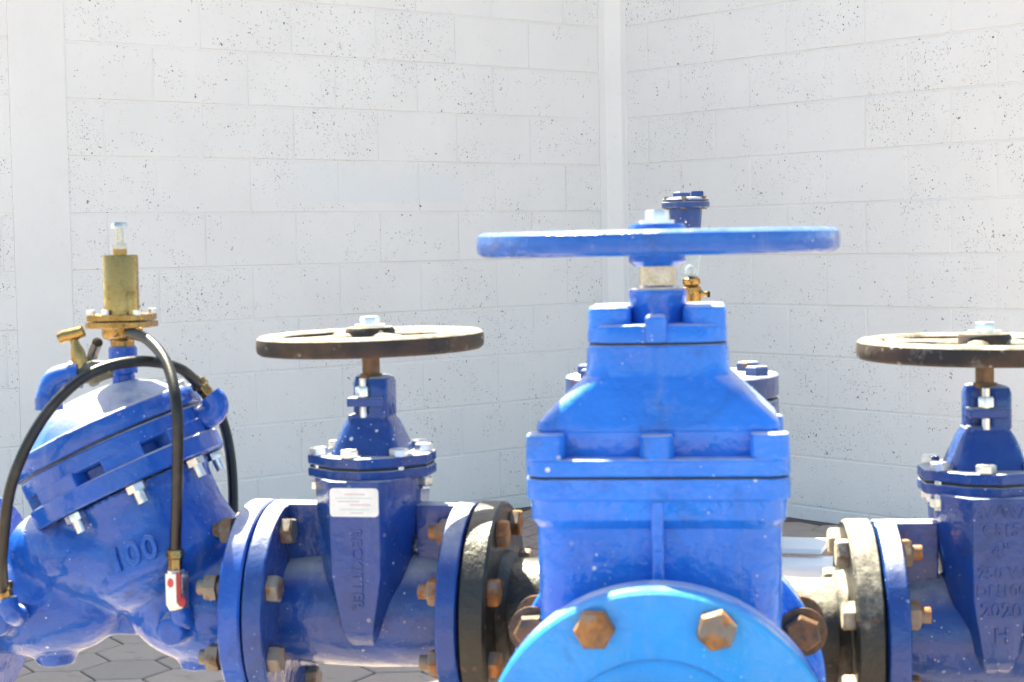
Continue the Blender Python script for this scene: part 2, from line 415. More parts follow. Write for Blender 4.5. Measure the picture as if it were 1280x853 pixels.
def text_mesh(body, size, depth, mat, align='CENTER', spacing=1.0):
    c = bpy.data.curves.new('lettering', 'FONT'); c.body = body; c.size = size; c.extrude = depth; c.align_x = align; c.align_y = 'CENTER'
    c.bevel_depth = size * .03; c.bevel_resolution = 1; c.space_character = spacing; c.resolution_u = 3
    o = bpy.data.objects.new('tmp', c); COL.objects.link(o)
    dg = bpy.context.evaluated_depsgraph_get(); me = bpy.data.meshes.new_from_object(o.evaluated_get(dg))
    bpy.data.objects.remove(o); me.materials.clear(); me.materials.append(mat); return me

PZ, RZ = .775, .760                                       # height of every pipe centre line
X_ = (1, 0, 0); Y_ = (0, 1, 0)

def handwheel(root, z, D, h, wd, mat, hub_r, spokes, nutmat, hub_z=(-.012, .012), rot=0.0, tilt=(0, 0), hubtop=None, dish=0.0, hubmat=None, lift=0.0):
    T = Matrix.Translation((0, 0, z)) @ Matrix.Rotation(tilt[0], 4, 'X') @ Matrix.Rotation(tilt[1], 4, 'Y')
    R = D / 2 - wd / 2; pr = []
    for k in range(20):
        a = 2 * math.pi * k / 20; cx, cz = math.cos(a), math.sin(a); p = 4.0
        f = (abs(cx) ** p + abs(cz) ** p) ** (-1 / p)
        pr.append((R + wd / 2 * cx * f, h / 2 * cz * f))
    rim = obj('handwheel', G().lathe(pr, seg=96, close=True), mat, root, T)
    for k in range(spokes):
        a = rot + 2 * math.pi * k / spokes; rings = []
        for i in range(9):
            s = i / 8; rr = hub_r * .6 + (R - hub_r * .6) * s; zz = -dish * (1 - s) * (1 - s) + lift
            hw, hh = .010 + .004 * (abs(s - .5) * 2) ** 2, .006 + .001 * s
            bend = .012 * math.sin(math.pi * s)
            rings.append([(rr, bend + hw * math.cos(q) * 1.0, zz + hh * math.sin(q)) for q in [2 * math.pi * j / 10 for j in range(10)]])
        obj('spoke', G().loft(rings), mat, rim, Matrix.Rotation(a, 4, 'Z'))
    obj('hub', G().lathe([(hub_r * .8, hub_z[0]), (hub_r, hub_z[0] + .004), (hub_r, hub_z[1] - .003), (hub_r * .92, hub_z[1])]), hubmat or mat, rim)
    zt = hub_z[1]
    g = G().cyl(hub_r * .62, zt, zt + .003, None, 28); g.hexa(hub_r * .72, zt + .003, zt + .0115, None, .3)
    obj('hub_nut', g, nutmat, rim)
    return rim

# ------------------------------------------------------------------ dark blue 4 inch gate valves
bolt4 = bolt_mesh('bolt', .026, .050, .011, .014, .010, M['rust'])
bolt4b = bolt_mesh('bolt', .026, .056, .012, .014, .008, M['rust_dull'])
bolt4d = bolt_mesh('bolt', .026, .050, .012, .014, .010, M['rust']); bolt4d.materials.append(M['mortar_dust'])
for p in bolt4d.polygons:
    if p.center.z < -.0005: p.material_index = 1
capbolt = bolt_mesh('bolt', .0175, .029, .008, .009, .003, M['zinc'], rot=.1)
glandbolt = G().cyl(.0042, -.022, .020, None, 14).hexa(.015, .001, .0115, None, .3).mesh('gland_bolt', 30); glandbolt.materials.append(M['zinc'])

def gate_valve_4(label, loc, zc, rz, hs, wheel_d, panel, bolts_left, bolts_right, wrot, wtilt):
    root = thing('gate_valve', label, 'gate valve', (loc[0], loc[1], zc - .1145), rz, 'dark blue gate valves with brown handwheels')
    o0 = .1145; mt = M['blue_dark']; Z = lambda z: o0 + z * hs
    # body: barrel, end flanges, gate chest and side webs in one casting
    g = G(); B = AX(X_, (0, 0, o0))
    g.lathe([(.060, -.112), (.058, -.09), (.061, -.06), (.063, 0), (.061, .06), (.058, .09), (.060, .112)], B)
    for s in (-1, 1):
        x0, x1 = (-.1145, -.0915) if s < 0 else (.0915, .1145)
        g.lathe([(.1150, x0), (.1170, x0 + .002), (.1170, x1 - .002), (.1150, x1)], B, 96)
        g.box((s * .076, 0, o0 + .054 * hs + .010), (.052, .030, .108 * hs))
    # chest with a flat panel front and back that narrows downwards
    rings = []
    for z, wp, wo, d, dc in ((-.040, .008, .012, .040, .030), (-.020, .0135, .0215, .0690, .050), (-.006, .0175, .0275, .0765, .050), (.050, .0265, .0440, .0775, .048), (.10, .027, .0500, .0775, .045), (.152, .027, .0520, .0775, .045)):
        rings.append(lev([(-wp, -d), (wp, -d), (wo, -dc), (wo, dc), (wp, d), (-wp, d), (-wo, dc), (-wo, -dc)], Z(z)))
    g.loft(rings)
    obj('body', g, mt, root, bevel=.003, seg=3)
    # bonnet: lower plate on the body, gasket, upper plate with the bell and the packing neck
    def plate(k): return [(x * k, y * k) for x, y in ((-.030, -.060), (.004, -.072), (.036, -.058), (.066, -.020), (.066, .020), (.036, .058), (0, .070), (-.036, .058), (-.066, .020), (-.066, -.026))]
    obj('bonnet_seat', G().prism(plate(1.0), Z(.150), Z(.1615)), mt, root, bevel=.0025)
    obj('gasket', G().prism(plate(.965), Z(.1610), Z(.1645)), M['gasket'], root)
    g = G(); g.prism(plate(1.0), Z(.164), Z(.1755))
    rings = []
    for z, wd, dp, r in ((.174, .080, .090, .020), (.179, .076, .086, .018), (.199, .061, .068, .015), (.209, .053, .058, .013), (.2135, .0465, .052, .011), (.217, .044, .050, .010)): rings.append(lev(rrect(wd, dp, r), Z(z)))
    g.loft(rings)
    obj('bonnet', g, mt, root, bevel=.0022, seg=3)
    g = G(); g.loft([lev(rrect(.042, .030, .009, cy=.008), Z(.215)), lev(rrect(.042, .030, .009, cy=.008), Z(.252)), lev(rrect(.036, .026, .009, cy=.008), Z(.260))])
    g.loft([lev(rrect(.024, .046, .008, cx=.0115, cy=-.002), Z(.215)), lev(rrect(.024, .046, .008, cx=.0115, cy=-.002), Z(.253)), lev(rrect(.020, .040, .008, cx=.0115, cy=-.002), Z(.259))])
    g.box((.000, -.004, Z(.2325)), (.040, .052, .010)); g.box((.000, 0, Z(.2155)), (.041, .050, .006))
    obj('packing_gland', g, mt, root, bevel=.0018)
    for x, y in ((-.0030, -.0225), (.004, .028)): obj('gland_bolt', glandbolt, None, root, Matrix.Translation((x, y, Z(.238))))
    for x, y in ((-.051, -.032), (-.010, -.058), (.040, -.043), (.055, .006), (.040, .046), (-.006, .058), (-.050, .030)):
        obj('bonnet_bolt', capbolt, None, root, Matrix.Translation((x, y, Z(.1758))) @ Matrix.Rotation(math.pi, 4, 'X') @ Matrix.Rotation(random.random(), 4, 'Z'))
    obj('stem', G().cyl(.0095, Z(.25), Z(.296), None, 20).cyl(.012, Z(.257), Z(.262), None, 24), M['bronze'], root)
    handwheel(root, Z(.297), wheel_d, .0212, .025, M['wheel'], .0268, 4, M['zinc'], (-.012, .016), wrot, wtilt, dish=-.003, lift=.0022)
    # joints: head inside on the left end, nuts inside on the right end
    if bolts_left is bolt4d: ring_of_bolts(root, bolts_left, X_, (-.1445, 0, o0), .0972)
    else: ring_of_bolts(root, bolts_left, (-1, 0, 0), (-.0912, 0, o0), .0972)
    ring_of_bolts(root, bolts_right, (-1, 0, 0), (.1445, 0, o0), .0972)
    panel(root, Z)
    return root

FRONT = Matrix.Rotation(math.radians(90), 4, 'X')     # text in XZ plane, facing -y
def panel_left(root, Z):
    g = G(); g.loft([[(x, -.0776, z) for x, z in rrect(.0525, .030, .004)], [(x, -.0788, z) for x, z in rrect(.0525, .030, .004)]])
    s = obj('sticker', g, M['paper'], root, Matrix.Translation((0, 0, Z(.130)))); s['label'] = 'white paper sticker with faint printed lines'
    for z, x0, x1, m in ((.0085, -.010, .012, 'print_pink'), (.0045, -.020, .020, 'print_green'), (.0010, -.018, .006, 'print_grey'), (-.0025, -.004, .018, 'print_pink'), (-.0075, -.016, .016, 'print_green'), (-.0110, -.004, .010, 'print_grey')):
        obj('printed_line', G().box(((x0 + x1) / 2, -.0790, z), (x1 - x0, .0003, .0014)), M[m], s)
    me = text_mesh('RECKITTER', .0155, .0010, M['blue_dark'], spacing=1.12)
    t = obj('cast_lettering', me, None, root, Matrix.Translation((.001, -.0774, Z(.058))) @ FRONT @ Matrix.Rotation(math.radians(-90), 4, 'Z'))
def panel_right(root, Z):
    for body, size, z in (('AWWA', .0150, .138), ('C515', .0150, .120), ('4"', .0190, .099), ('250 W', .0150, .077), ('DN100', .0150, .059), ('2020', .0185, .039), ('H', .0200, .013)):
        me = text_mesh(body, size * 1.06, .0011, M['blue_dark'], spacing=1.05)
        obj('cast_lettering', me, None, root, Matrix.Translation((.001, -.0774, Z(z))) @ FRONT)

TH_L, TH_R = math.radians(11), math.radians(4)
LV = (-.153, 1.94); RV = (.482, 1.83)
dl_ = Vector((math.cos(TH_L), -math.sin(TH_L), 0)); dr_ = Vector((math.cos(TH_R), -math.sin(TH_R), 0))
gate_valve_4('dark blue gate valve with brown handwheel and white sticker, beside the brass-topped valve', LV, PZ, -TH_L, .979, .2456, panel_left, bolt4b, bolt4, .55, (math.radians(.3), math.radians(-.8)))
gate_valve_4('dark blue gate valve with brown handwheel and raised cast lettering, cut by the right edge', RV, RZ, -TH_R, .985, .258, panel_right, bolt4d, bolt4, 1.0, (math.radians(.2), math.radians(.6)))

# ------------------------------------------------------------------ bright blue 6 inch gate valve, in front
CV = (.1232, 1.51); CZ = .764; PH = math.radians(6.6)
root = thing('gate_valve', 'large bright blue gate valve with blue handwheel, nearest the camera', 'gate valve', (CV[0], CV[1], CZ - .155), -PH)
o0 = .155; mt = M['blue_bright']
g = G(); B = AX(Y_, (0, 0, o0))
g.lathe([(.100, -.115), (.094, -.09), (.098, -.04), (.102, 0), (.098, .04), (.094, .09), (.100, .115)], B, 72)
g.lathe([(.1375, -.1335), (.1395, -.131), (.1395, -.112), (.1375, -.1095)], B, 120)
g.lathe([(.141, .1095), (.143, .112), (.143, .131), (.141, .1335)], B, 120)
o0 += .0055; rings = []
for z, wd, dp, r in ((-.06, .150, .13, .03), (.0, .188, .145, .03), (.06, .196, .150, .03), (.12, .1985, .150, .026), (.170, .1990, .150, .022)): rings.append(lev(rrect(wd, dp, r, 8), o0 + z))
g.loft(rings)
g.loft([lev(rrect(.1985, .150, .022, 8), o0 + .168), lev(rrect(.2060, .166, .020, 8), o0 + .176), lev(rrect(.2070, .168, .020, 8), o0 + .1915), lev(rrect(.2075, .169, .020, 8), o0 + .1925)])
g.loft([lev(rrect(.2125, .172, .018, 8), o0 + .1925), lev(rrect(.2125, .172, .018, 8), o0 + .2095)])
obj('body', g, mt, root, bevel=.0028, seg=3)
g = G(); g.loft([lev(rrect(.010, .030, .004, cy=-.070), o0 + .06), lev(rrect(.010, .030, .004, cy=-.071), o0 + .150), lev(rrect(.011, .040, .004, cy=-.066), o0 + .192)])
obj('front_rib', g, mt, root, bevel=.002)
obj('gasket', G().loft([lev(rrect(.206, .168, .017, 8), o0 + .209), lev(rrect(.206, .168, .017, 8), o0 + .2115)]), M['gasket'], root)
g = G()
g.loft([lev(rrect(.2125, .172, .018, 8), o0 + .2112), lev(rrect(.2125, .172, .018, 8), o0 + .2255)])
g.loft([lev(rrect(.186, .130, .012, 8), o0 + .224), lev(rrect(.190, .134, .010, 8), o0 + .247)])
for sx, sy in ((-1, -1), (1, -1), (1, 1), (-1, 1)):
    g.loft([lev(rrect(.032, .032, .011, cx=sx * .0898, cy=sy * .0695), o0 + .224), lev(rrect(.031, .031, .011, cx=sx * .0898, cy=sy * .0695), o0 + .2455)])
for sy in (-1, 1): g.loft([lev(rrect(.029, .026, .012, cy=sy * .0722), o0 + .224), lev(rrect(.027, .024, .011, cy=sy * .0722), o0 + .2445)])
rings = []
for z, wd, dp, r in ((.2455, .198, .134, .014), (.2530, .197, .133, .016), (.2885, .1225, .106, .022), (.2905, .1195, .105, .024), (.3005, .1175, .104, .026), (.3150, .1165, .103, .026)): rings.append(lev(rrect(wd, dp, r, 8), o0 + z))
g.loft(rings)
obj('bonnet', g, mt, root, bevel=.0024, seg=3)
g = G()
oo = o0 - .0055; o0 = oo + .006
g.loft([lev(rrect(.1150, .102, .026, 8), o0 + .3162), lev(rrect(.1150, .101, .026, 8), o0 + .3285), lev(rrect(.111, .098, .026, 8), o0 + .331)])
for s in (-1, 1): g.loft([lev(rrect(.0365, .088, .014, cx=s * .0392), o0 + .316), lev(rrect(.0355, .086, .014, cx=s * .0392), o0 + .3435), lev(rrect(.031, .081, .012, cx=s * .0392), o0 + .346)])
for s in (-1, 1): g.loft([lev(rrect(.019, .020, .007, cy=s * .046), o0 + .3165), lev(rrect(.0185, .019, .007, cy=s * .046), o0 + .3365), lev(rrect(.013, .013, .006, cy=s * .046), o0 + .3395)])
g.lathe([(.0255, .328), (.0245, .334), (.0240, .352), (.0245, .3535), (.0245, .3575), (.0225, .3590)], Matrix.Translation((0, 0, o0)))
obj('packing_plate', g, mt, root, bevel=.0016)
obj('seam_gasket', G().loft([lev(rrect(.1125, .099, .026, 8), o0 + .3140), lev(rrect(.1125, .099, .026, 8), o0 + .3168)]), M['gasket'], root)
obj('stem', G().lathe([(.0175, .357), (.0175, .3605), (.0155, .362), (.0155, .384)], Matrix.Translation((0, 0, o0))), M['chrome'], root)
hw = handwheel(root, o0 + .398, .303, .0205, .026, M['blue_wheel'], .024, 5, M['zinc'], (-.020, .0155), .3, dish=.002)
o0 = oo
bolt6 = bolt_mesh('bolt', .0275, .0490, .0135, .016, .010, M['rust'])
bolt6r = bolt_mesh('bolt', .0290, .0510, .0135, .016, .008, M['washer'], wash=.76)
# the front joint carries its bolt heads on the light blue flange
ring_of_bolts(root, bolt6, Y_, (0, -.1595, o0), .1205, name='bolt')
ring_of_bolts(root, bolt6r, Y_, (0, .1090, o0), .1325, name='rear_bolt')

# ------------------------------------------------------------------ light blue inlet pipe under the camera
root = thing('inlet_pipe', 'light blue round pipe flange bolted to the front of the bright blue valve', 'pipe flange', (CV[0], CV[1], 0), -PH)
B = AX(Y_, (0, 0, CZ))
g = G().lathe([(.1370, -.1595), (.1395, -.1570), (.1395, -.1375), (.1375, -.1355), (.075, -.1355), (.075, -.1595)], B, 128, True)
obj('flange', g, M['blue_light'], root, sharp=30)
obj('weld_fillet', G().lathe([(.0875, -.1593), (.0865, -.1625), (.083, -.1645), (.066, -.1650), (.060, -.1593)], B, 96, True), M['blue_light'], root)
pts = [(0, -.150, CZ), (0, -.30, CZ), (0, -.46, CZ)] + [(0, -.46 - .20 * math.sin(a), CZ - .20 + .20 * math.cos(a)) for a in [math.radians(10 * k) for k in range(1, 10)]] + [(0, -.66, .3), (0, -.66, -.03)]
obj('pipe', G().tube(pts, .067, 40), M['blue_light'], root)
obj('gasket', G().lathe([(.134, -.1357), (.134, -.1333), (.09, -.1333), (.09, -.1357)], B, 96, True), M['gasket'], root)

# ------------------------------------------------------------------ black header behind the bright blue valve
Lr = Vector((LV[0], LV[1], PZ)) + dl_ * .1165; Rl = Vector((RV[0], RV[1], RZ)) - dr_ * .1165
hub = Vector((.150, 1.873, .768))
root = thing('header_pipe', 'black flanged steel header pipe joining the valves, dusty on its right side', 'pipe', (hub.x, hub.y, 0), 0)
W = Matrix.Translation((-hub.x, -hub.y, 0))
def lpt(v): return Vector(v) - Vector((hub.x, hub.y, 0))
def comp_flange(at, d, R=.1180, th=.028, sub=None):
    B = AX(d, lpt(at))
    o = obj('flange', G().lathe([(R - .003, 0), (R, .002), (R, th - .003), (R - .003, th), (.055, th), (.055, 0)], B, 96, True), M['black'], root)
    obj('weld_neck', G().lathe([(.066, th - .001), (.064, th + .006), (.058, th + .011), (.054, th + .011), (.054, th - .001)], B, 48, True), M['black'], o)
    obj('gasket', G().lathe([(.106, -.0022), (.106, .0002), (.06, .0002), (.06, -.0022)], B, 64, True), M['gasket'], o)
comp_flange(Lr, dl_); comp_flange(Rl, -dr_)
obj('pipe_run', G().tube([lpt(Lr + dl_ * .01), lpt(Lr + dl_ * .09), lpt(Lr.lerp(hub, .75)), lpt(hub)], .0572, 40), M['black'], root)
obj('pipe_run', G().tube([lpt(Rl - dr_ * .01), lpt(Rl - dr_ * .07), lpt(Rl.lerp(hub, .7)), lpt(hub)], .0572, 40), M['black'], root)
g = G().ell(tuple(lpt(hub)), (.075, .075, .075))
rear = Vector((CV[0], CV[1], CZ)) + Vector((math.sin(PH), math.cos(PH), 0)) * .1358
g.tube([lpt(rear + Vector((0, .01, 0))), lpt(rear + Vector((.004, .10, 0))), lpt(hub)], .084, 40, taper=[1, .98, .75])
obj('reducing_tee', g, M['black'], root)
Bf = AX((math.sin(PH), math.cos(PH), 0), lpt(rear))
obj('rear_flange', G().lathe([(.140, 0), (.142, .002), (.142, .022), (.140, .024), (.07, .024), (.07, 0)], Bf, 96, True), M['black'], root)
g = G().cyl(.045, -.02, PZ - .06, Matrix.Translation((0, 0, 0)), 24); g.box((0, 0, .006), (.22, .22, .012))
obj('support_post', g, M['black'], root)

# ------------------------------------------------------------------ hydraulic control valve, left
CL = .36
CC = Vector((LV[0], LV[1], PZ)) - dl_ * (.1165 + CL / 2)
root = thing('control_valve', 'royal blue control valve with tilted cover, brass pilot and black hoses, at far left', 'control valve', (CC.x, CC.y, PZ - .1145), -TH_L)
o0 = .1145; mt = M['blue_mid']
inv = mat_of(root).inverted()
def lw(px, py, Y): return inv @ atY(px, py, Y)
nrm = Vector((-.42, 0, .907)).normalized(); tng = Vector((.907, 0, .42)).normalized()
A0 = Vector((.013, 0, o0 + .139))              # centre of the lower actuator flange
S = lambda s: A0 + nrm * s
D0 = AX(nrm, A0)
g = G()
g.ell((-.095, 0, o0 + .004), (.105, .074, .066)); g.ell((.105, 0, o0 + .002), (.095, .072, .066))
g.lathe([(.060, -.185), (.060, -.08)], AX(X_, (0, 0, o0)), 40); g.lathe([(.060, .08), (.060, .185)], AX(X_, (0, 0, o0)), 40)
g.ell((.005, 0, o0 + .062), (.135, .088, .062))
g.lathe([(.094, -.012), (.086, -.024), (.086, -.06), (.094, -.10), (.07, -.13)], D0, 48)
g.box((.0, 0, o0 - .005), (.15, .016, .062))
for px_, pz_ in ((.092, -.012), (-.108, -.006)): g.lathe([(.0175, .0), (.0175, .085), (.015, .089)], AX((0, -1, 0), (px_, 0, o0 + pz_)), 24)
for px_ in (-.075, .095): g.cyl(.022, o0 - .069, o0 - .04, None, 20, (px_, -.01))
body = obj('body', g, mt, root, sharp=0)
rm = body.modifiers.new('fuse', 'REMESH'); rm.mode = 'VOXEL'; rm.voxel_size = .0042; rm.use_smooth_shade = True
sm = body.modifiers.new('soften', 'SMOOTH'); sm.factor = .5; sm.iterations = 9
g = G(); B = AX(X_, (0, 0, o0))
for x0, x1 in ((-CL / 2, -CL / 2 + .024), (CL / 2 - .024, CL / 2)): 
    obj('end_flange', G().lathe([(.1155, x0), (.1175, x0 + .002), (.1175, x1 - .002), (.1155, x1), (.05, x1), (.05, x0)], B, 96, True), mt, root)
obj('gasket', G().lathe([(.108, CL / 2 - .0002), (.108, CL / 2 + .0022), (.06, CL / 2 + .0022), (.06, CL / 2 - .0002)], B, 64, True), M['gasket'], root)
# the actuator: lower flange, pocketed ring, diaphragm edge, cover
R_A = .1115
obj('lower_flange', G().lathe([(R_A - .002, -.011), (R_A, -.009), (R_A, .009), (R_A - .002, .011)], D0, 96), mt, root)
g = G().lathe([(.088, .010), (.088, .0225), (.104, .0232), (.1080, .025), (.1080, .0415), (.106, .043)], D0, 96)
for k in range(8):
    a = math.radians(22.5 + 45 * k + 4); w_ = .058 if k % 2 else .046
    g.box((.0965, 0, .018), (.0215, w_, .018), D0 @ Matrix.Rotation(a, 4, 'Z'))
obj('pocketed_ring', g, mt, root, bevel=.0018)
obj('diaphragm_edge', G().lathe([(.1065, .0425), (.1065, .0455)], D0, 96), M['hose'], root)
g = G().lathe([(.1085, .045), (.110, .047), (.110, .064), (.108, .067), (.094, .068), (.088, .074), (.074, .088), (.055, .098), (.035, .103), (.012, .104)], D0, 96)
obj('cover', g, mt, root, bevel=.002)
stud = G().cyl(.0058, -.034, .012, None, 14).hexa(.019, -.0205, -.0112, None, .2).mesh('stud', 30); stud.materials.append(M['zinc'])
for k in range(8):
    a = math.radians(22.5 + 45 * k + 4); obj('stud', stud, None, root, D0 @ Matrix.Translation((.098 * math.cos(a), .098 * math.sin(a), 0)) @ Matrix.Rotation(k * .4, 4, 'Z'))
cbolt = G().hexa(.018, .067, .077, None, .1).mesh('cover_bolt', 30); cbolt.materials.append(M['zinc'])
for k in range(8):
    a = math.radians(45 * k); Mb = D0 @ Matrix.Translation((.1005 * math.cos(a), .1005 * math.sin(a), -.004))
    if Mb.translation.y > -.04: obj('cover_bolt', cbolt, None, root, Mb)
me = text_mesh('100', .036, .0012, mt, spacing=1.1)
bpy.context.view_layer.update()
be = body.evaluated_get(bpy.context.evaluated_depsgraph_get())
q0 = lw(170, 692, CC.y - .09)
ok_, hit, nh, _ = be.ray_cast(Vector((q0.x, -.5, q0.z)), Vector((0, 1, 0)))
if ok_:
    zx = nh.normalized(); xx = Vector((.93, 0, .36)); xx = (xx - zx * xx.dot(zx)).normalized(); yx = zx.cross(xx)
    obj('cast_lettering', me, None, root, Matrix.Translation(hit + nh * .0004) @ Matrix((xx, yx, zx)).transposed().to_4x4())
# pilot valve, upright on the cover
px, py_ = .0115, 0.0
T = Matrix.Translation((px, py_, o0 - .0055))
obj('coupling', G().lathe([(.0125, .235), (.0125, .262), (.0158, .264), (.0158, .292), (.014, .294)], T, 24), mt, root)
pil = obj('pilot_valve', G().lathe([(.0125, .290), (.0130, .300), (.021, .303), (.0225, .306), (.0225, .3135), (.024, .315)], T, 32), M['brass'], root, bevel=.001)
obj('pilot_flange', G().prism(rrect(.069, .060, .012), .3145, .3215, T).prism(rrect(.067, .058, .012), .3225, .3295, T), M['brass'], pil, bevel=.001)
obj('spring_housing', G().lathe([(.0200, .329), (.0197, .331), (.0197, .3935), (.0190, .395)], T, 40), M['brass'], pil)
obj('housing_neck', G().lathe([(.0078, .394), (.0078, .4015)], T, 20), M['brass'], pil)
obj('adjusting_screw', G().hexa(.0150, .4015, .4075, T).cyl(.0043, .405, .427, T, 16).hexa(.0150, .4240, .4310, T, .3), M['chrome'], pil)
for sx, sy in ((-1, -1), (1, -1), (1, 1), (-1, 1), (-.35, -1.05)):
    obj('pilot_bolt', G().cyl(.0048, .329, .3345, T @ Matrix.Translation((sx * .027, sy * .022, 0)), 12), M['zinc'], pil)
# needle valve on a blue elbow
Yn = CC.y - .098
e = catmull([lw(62, 512, Yn), lw(62, 492, Yn), lw(70, 476, Yn), lw(86, 470, Yn), lw(100, 468, Yn)], 6)
obj('pipe_elbow', G().tube(e, .0135, 20, taper=[1.12 if i < 6 or i > len(e) - 6 else 1 for i in range(len(e))]), mt, root)
p1, p2 = lw(98, 468, Yn), lw(140, 462, Yn)
nv = obj('needle_valve', G().tube([p1, p1.lerp(p2, .3), p1.lerp(p2, .5), p1.lerp(p2, .8), p2], .0125, 6, taper=[.9, 1, 1.15, .9, .8]), M['olive'], root, bevel=.001)
q = [lw(101, 464, Yn), lw(99, 450, Yn), lw(97, 440, Yn), lw(94, 430, Yn), lw(91, 421, Yn)]
obj('needle_stem', G().tube(q, .0075, 12, taper=[1.15, 1.1, 1.0, .6, .55]), M['brass'], nv)
obj('tee_handle', G().tube([lw(74, 424, Yn), lw(80, 421, Yn), lw(97, 417, Yn), lw(104, 414, Yn)], .0068, 14, taper=[.92, 1, 1, .9]), M['brass'], nv)
# hoses
def hose(pts, name='hose', r=.0060): return obj(name, G().tube(catmull([lw(*p) for p in pts], 12), r, 14), M['hose'], root)
Yf = CC.y - .135
hose([(4, 742, Yf + .03), (3, 690, Yf), (16, 600, Yf - .01), (56, 520, Yf), (110, 469, Yf + .02), (170, 452, Yf + .05), (222, 460, Yf + .09), (252, 484, Yf + .125)])
hose([(162, 416, CC.y - .03), (186, 426, CC.y - .06), (209, 456, CC.y - .10), (221, 510, Yf), (222, 590, Yf + .005), (219, 692, Yf + .035)])
hose([(232, 466, CC.y + .09), (262, 492, CC.y + .10), (281, 535, CC.y + .10), (290, 590, CC.y + .09), (291, 660, CC.y + .07), (286, 720, CC.y + .05)])
hose([(122, 428, CC.y + .03), (116, 443, CC.y + .05), (113, 462, CC.y + .05), (118, 480, CC.y + .04)])
# brass hose ends, elbow on the right of the cover, test cock below
def fitting(name, a, b, r, mat, seg=6, parent=None): return obj(name, G().tube([a, a.lerp(b, .35), a.lerp(b, .4), b], r, seg, taper=[.95, 1, .8, .8]), mat, parent or root, bevel=.0008)
Ye = Yf + .125
fitting('hose_end', lw(246, 476, Ye), lw(262, 496, Ye), .0105, M['brass'])
e = catmull([lw(262, 494, Ye), lw(270, 505, Ye), lw(266, 517, Ye), lw(250, 524, Ye), lw(238, 528, Ye + .01)], 6)
obj('pipe_elbow', G().tube(e, .0140, 20), mt, root)
Yt = Yf + .035
fitting('hose_end', lw(219, 687, Yt), lw(219, 715, Yt), .0098, M['brass'])
cock = obj('test_cock', G().tube([lw(220, 712, Yt), lw(220, 718, Yt), lw(221, 720, Yt), lw(222, 754, Yt), lw(224, 764, Yt)], .0125, 8, taper=[.8, .8, 1.05, 1.05, .75]), M['zinc'], root, bevel=.001)
lab = obj('cock_label', G().box((0, 0, 0), (.0115, .0012, .033)), M['paper'], cock, Matrix.Translation(lw(214, 737, Yt - .0135)))
obj('cock_lever', G().box((0, 0, .004), (.0045, .003, .028)).ell((.0025, 0, -.0125), (.0055, .0025, .0065)), M['red'], cock, Matrix.Translation(lw(224, 737, Yt - .0145)))
obj('label_mark', G().ell((0, 0, 0), (.0035, .0004, .005)), M['print_red'], cock, Matrix.Translation(lw(213, 729, Yt - .0143)))
obj('cock_elbow', G().tube(catmull([lw(224, 760, Yt), lw(227, 772, Yt + .002), lw(234, 778, Yt + .02), lw(236, 776, Yt + .05)], 5), .0115, 16), mt, root)
fitting('hose_end', lw(4, 728, Yf + .03), lw(8, 752, Yf + .03), .0105, M['brass'])
obj('cock_elbow', G().tube(catmull([lw(8, 748, Yf + .03), lw(12, 764, Yf + .03), lw(20, 770, Yf + .05), lw(24, 768, Yf + .075)], 5), .0115, 16), mt, root)
# riser beyond the left edge
out = thing('supply_pipe', 'blue supply pipe dropping to the paving beyond the left edge', 'pipe', (CC.x - dl_.x * (CL / 2 + .002), CC.y - dl_.y * (CL / 2 + .002), 0), -TH_L)
pts = [(0, 0, PZ), (-.10, 0, PZ)] + [(-.10 - .15 * math.sin(math.radians(a)), 0, PZ - .15 + .15 * math.cos(math.radians(a))) for a in range(10, 91, 10)] + [(-.25, 0, .3), (-.25, 0, -.03)]
obj('pipe', G().tube(pts, .0572, 32), M['blue_mid'], out)
obj('flange', G().lathe([(.1125, 0), (.1145, .002), (.1145, .022), (.1125, .024), (.05, .024), (.05, 0)], AX((-1, 0, 0), (0, 0, PZ)), 96, True), M['blue_mid'], out)
pts2 = [(-p[0], p[1], p[2] - (PZ - RZ if p[2] > .35 else 0)) for p in pts]
out = thing('outlet_pipe', 'dark blue outlet pipe dropping to the paving beyond the right edge', 'pipe', (RV[0] + dr_.x * .1165, RV[1] + dr_.y * .1165, 0), -TH_R)
obj('pipe', G().tube(pts2, .0572, 32), M['blue_dark'], out)
obj('flange', G().lathe([(.1125, 0), (.1145, .002), (.1145, .026), (.1125, .028), (.05, .028), (.05, 0)], AX(X_, (0, 0, RZ)), 96, True), M['black'], out)

# ------------------------------------------------------------------ strainer behind the bright blue valve
SP = atY(839.5, 468, 2.5)
root = thing('strainer', 'weathered blue strainer with a round bolted lid behind the bright blue valve', 'strainer', (SP.x, SP.y, 0), .2)
zt = SP.z
obj('lid', G().lathe([(.146, zt - .030), (.148, zt - .028), (.148, zt - .002), (.146, zt), (.080, zt), (.078, zt - .003), (.01, zt - .003)], None, 96), M['blue_back'], root)
obj('lid_gasket', G().lathe([(.140, zt - .034), (.140, zt - .029)], None, 96), M['gasket'], root)
obj('housing', G().lathe([(.10, .42), (.105, .5), (.105, zt - .075), (.112, zt - .068), (.147, zt - .066), (.148, zt - .064), (.148, zt - .036), (.146, zt - .034)], None, 96), M['blue_back'], root)
obj('drain_leg', G().cyl(.05, -.02, .43, None, 28).box((0, 0, .006), (.2, .2, .012)), M['blue_back'], root)
sb = G().hexa(.030, 0, .0125, None, .1).mesh('lid_bolt', 30); sb.materials.append(M['blue_back'])
for k in range(8):
    a = math.radians(45 * k + 11); obj('lid_bolt', sb, None, root, Matrix.Translation((.122 * math.cos(a), .122 * math.sin(a), zt)))
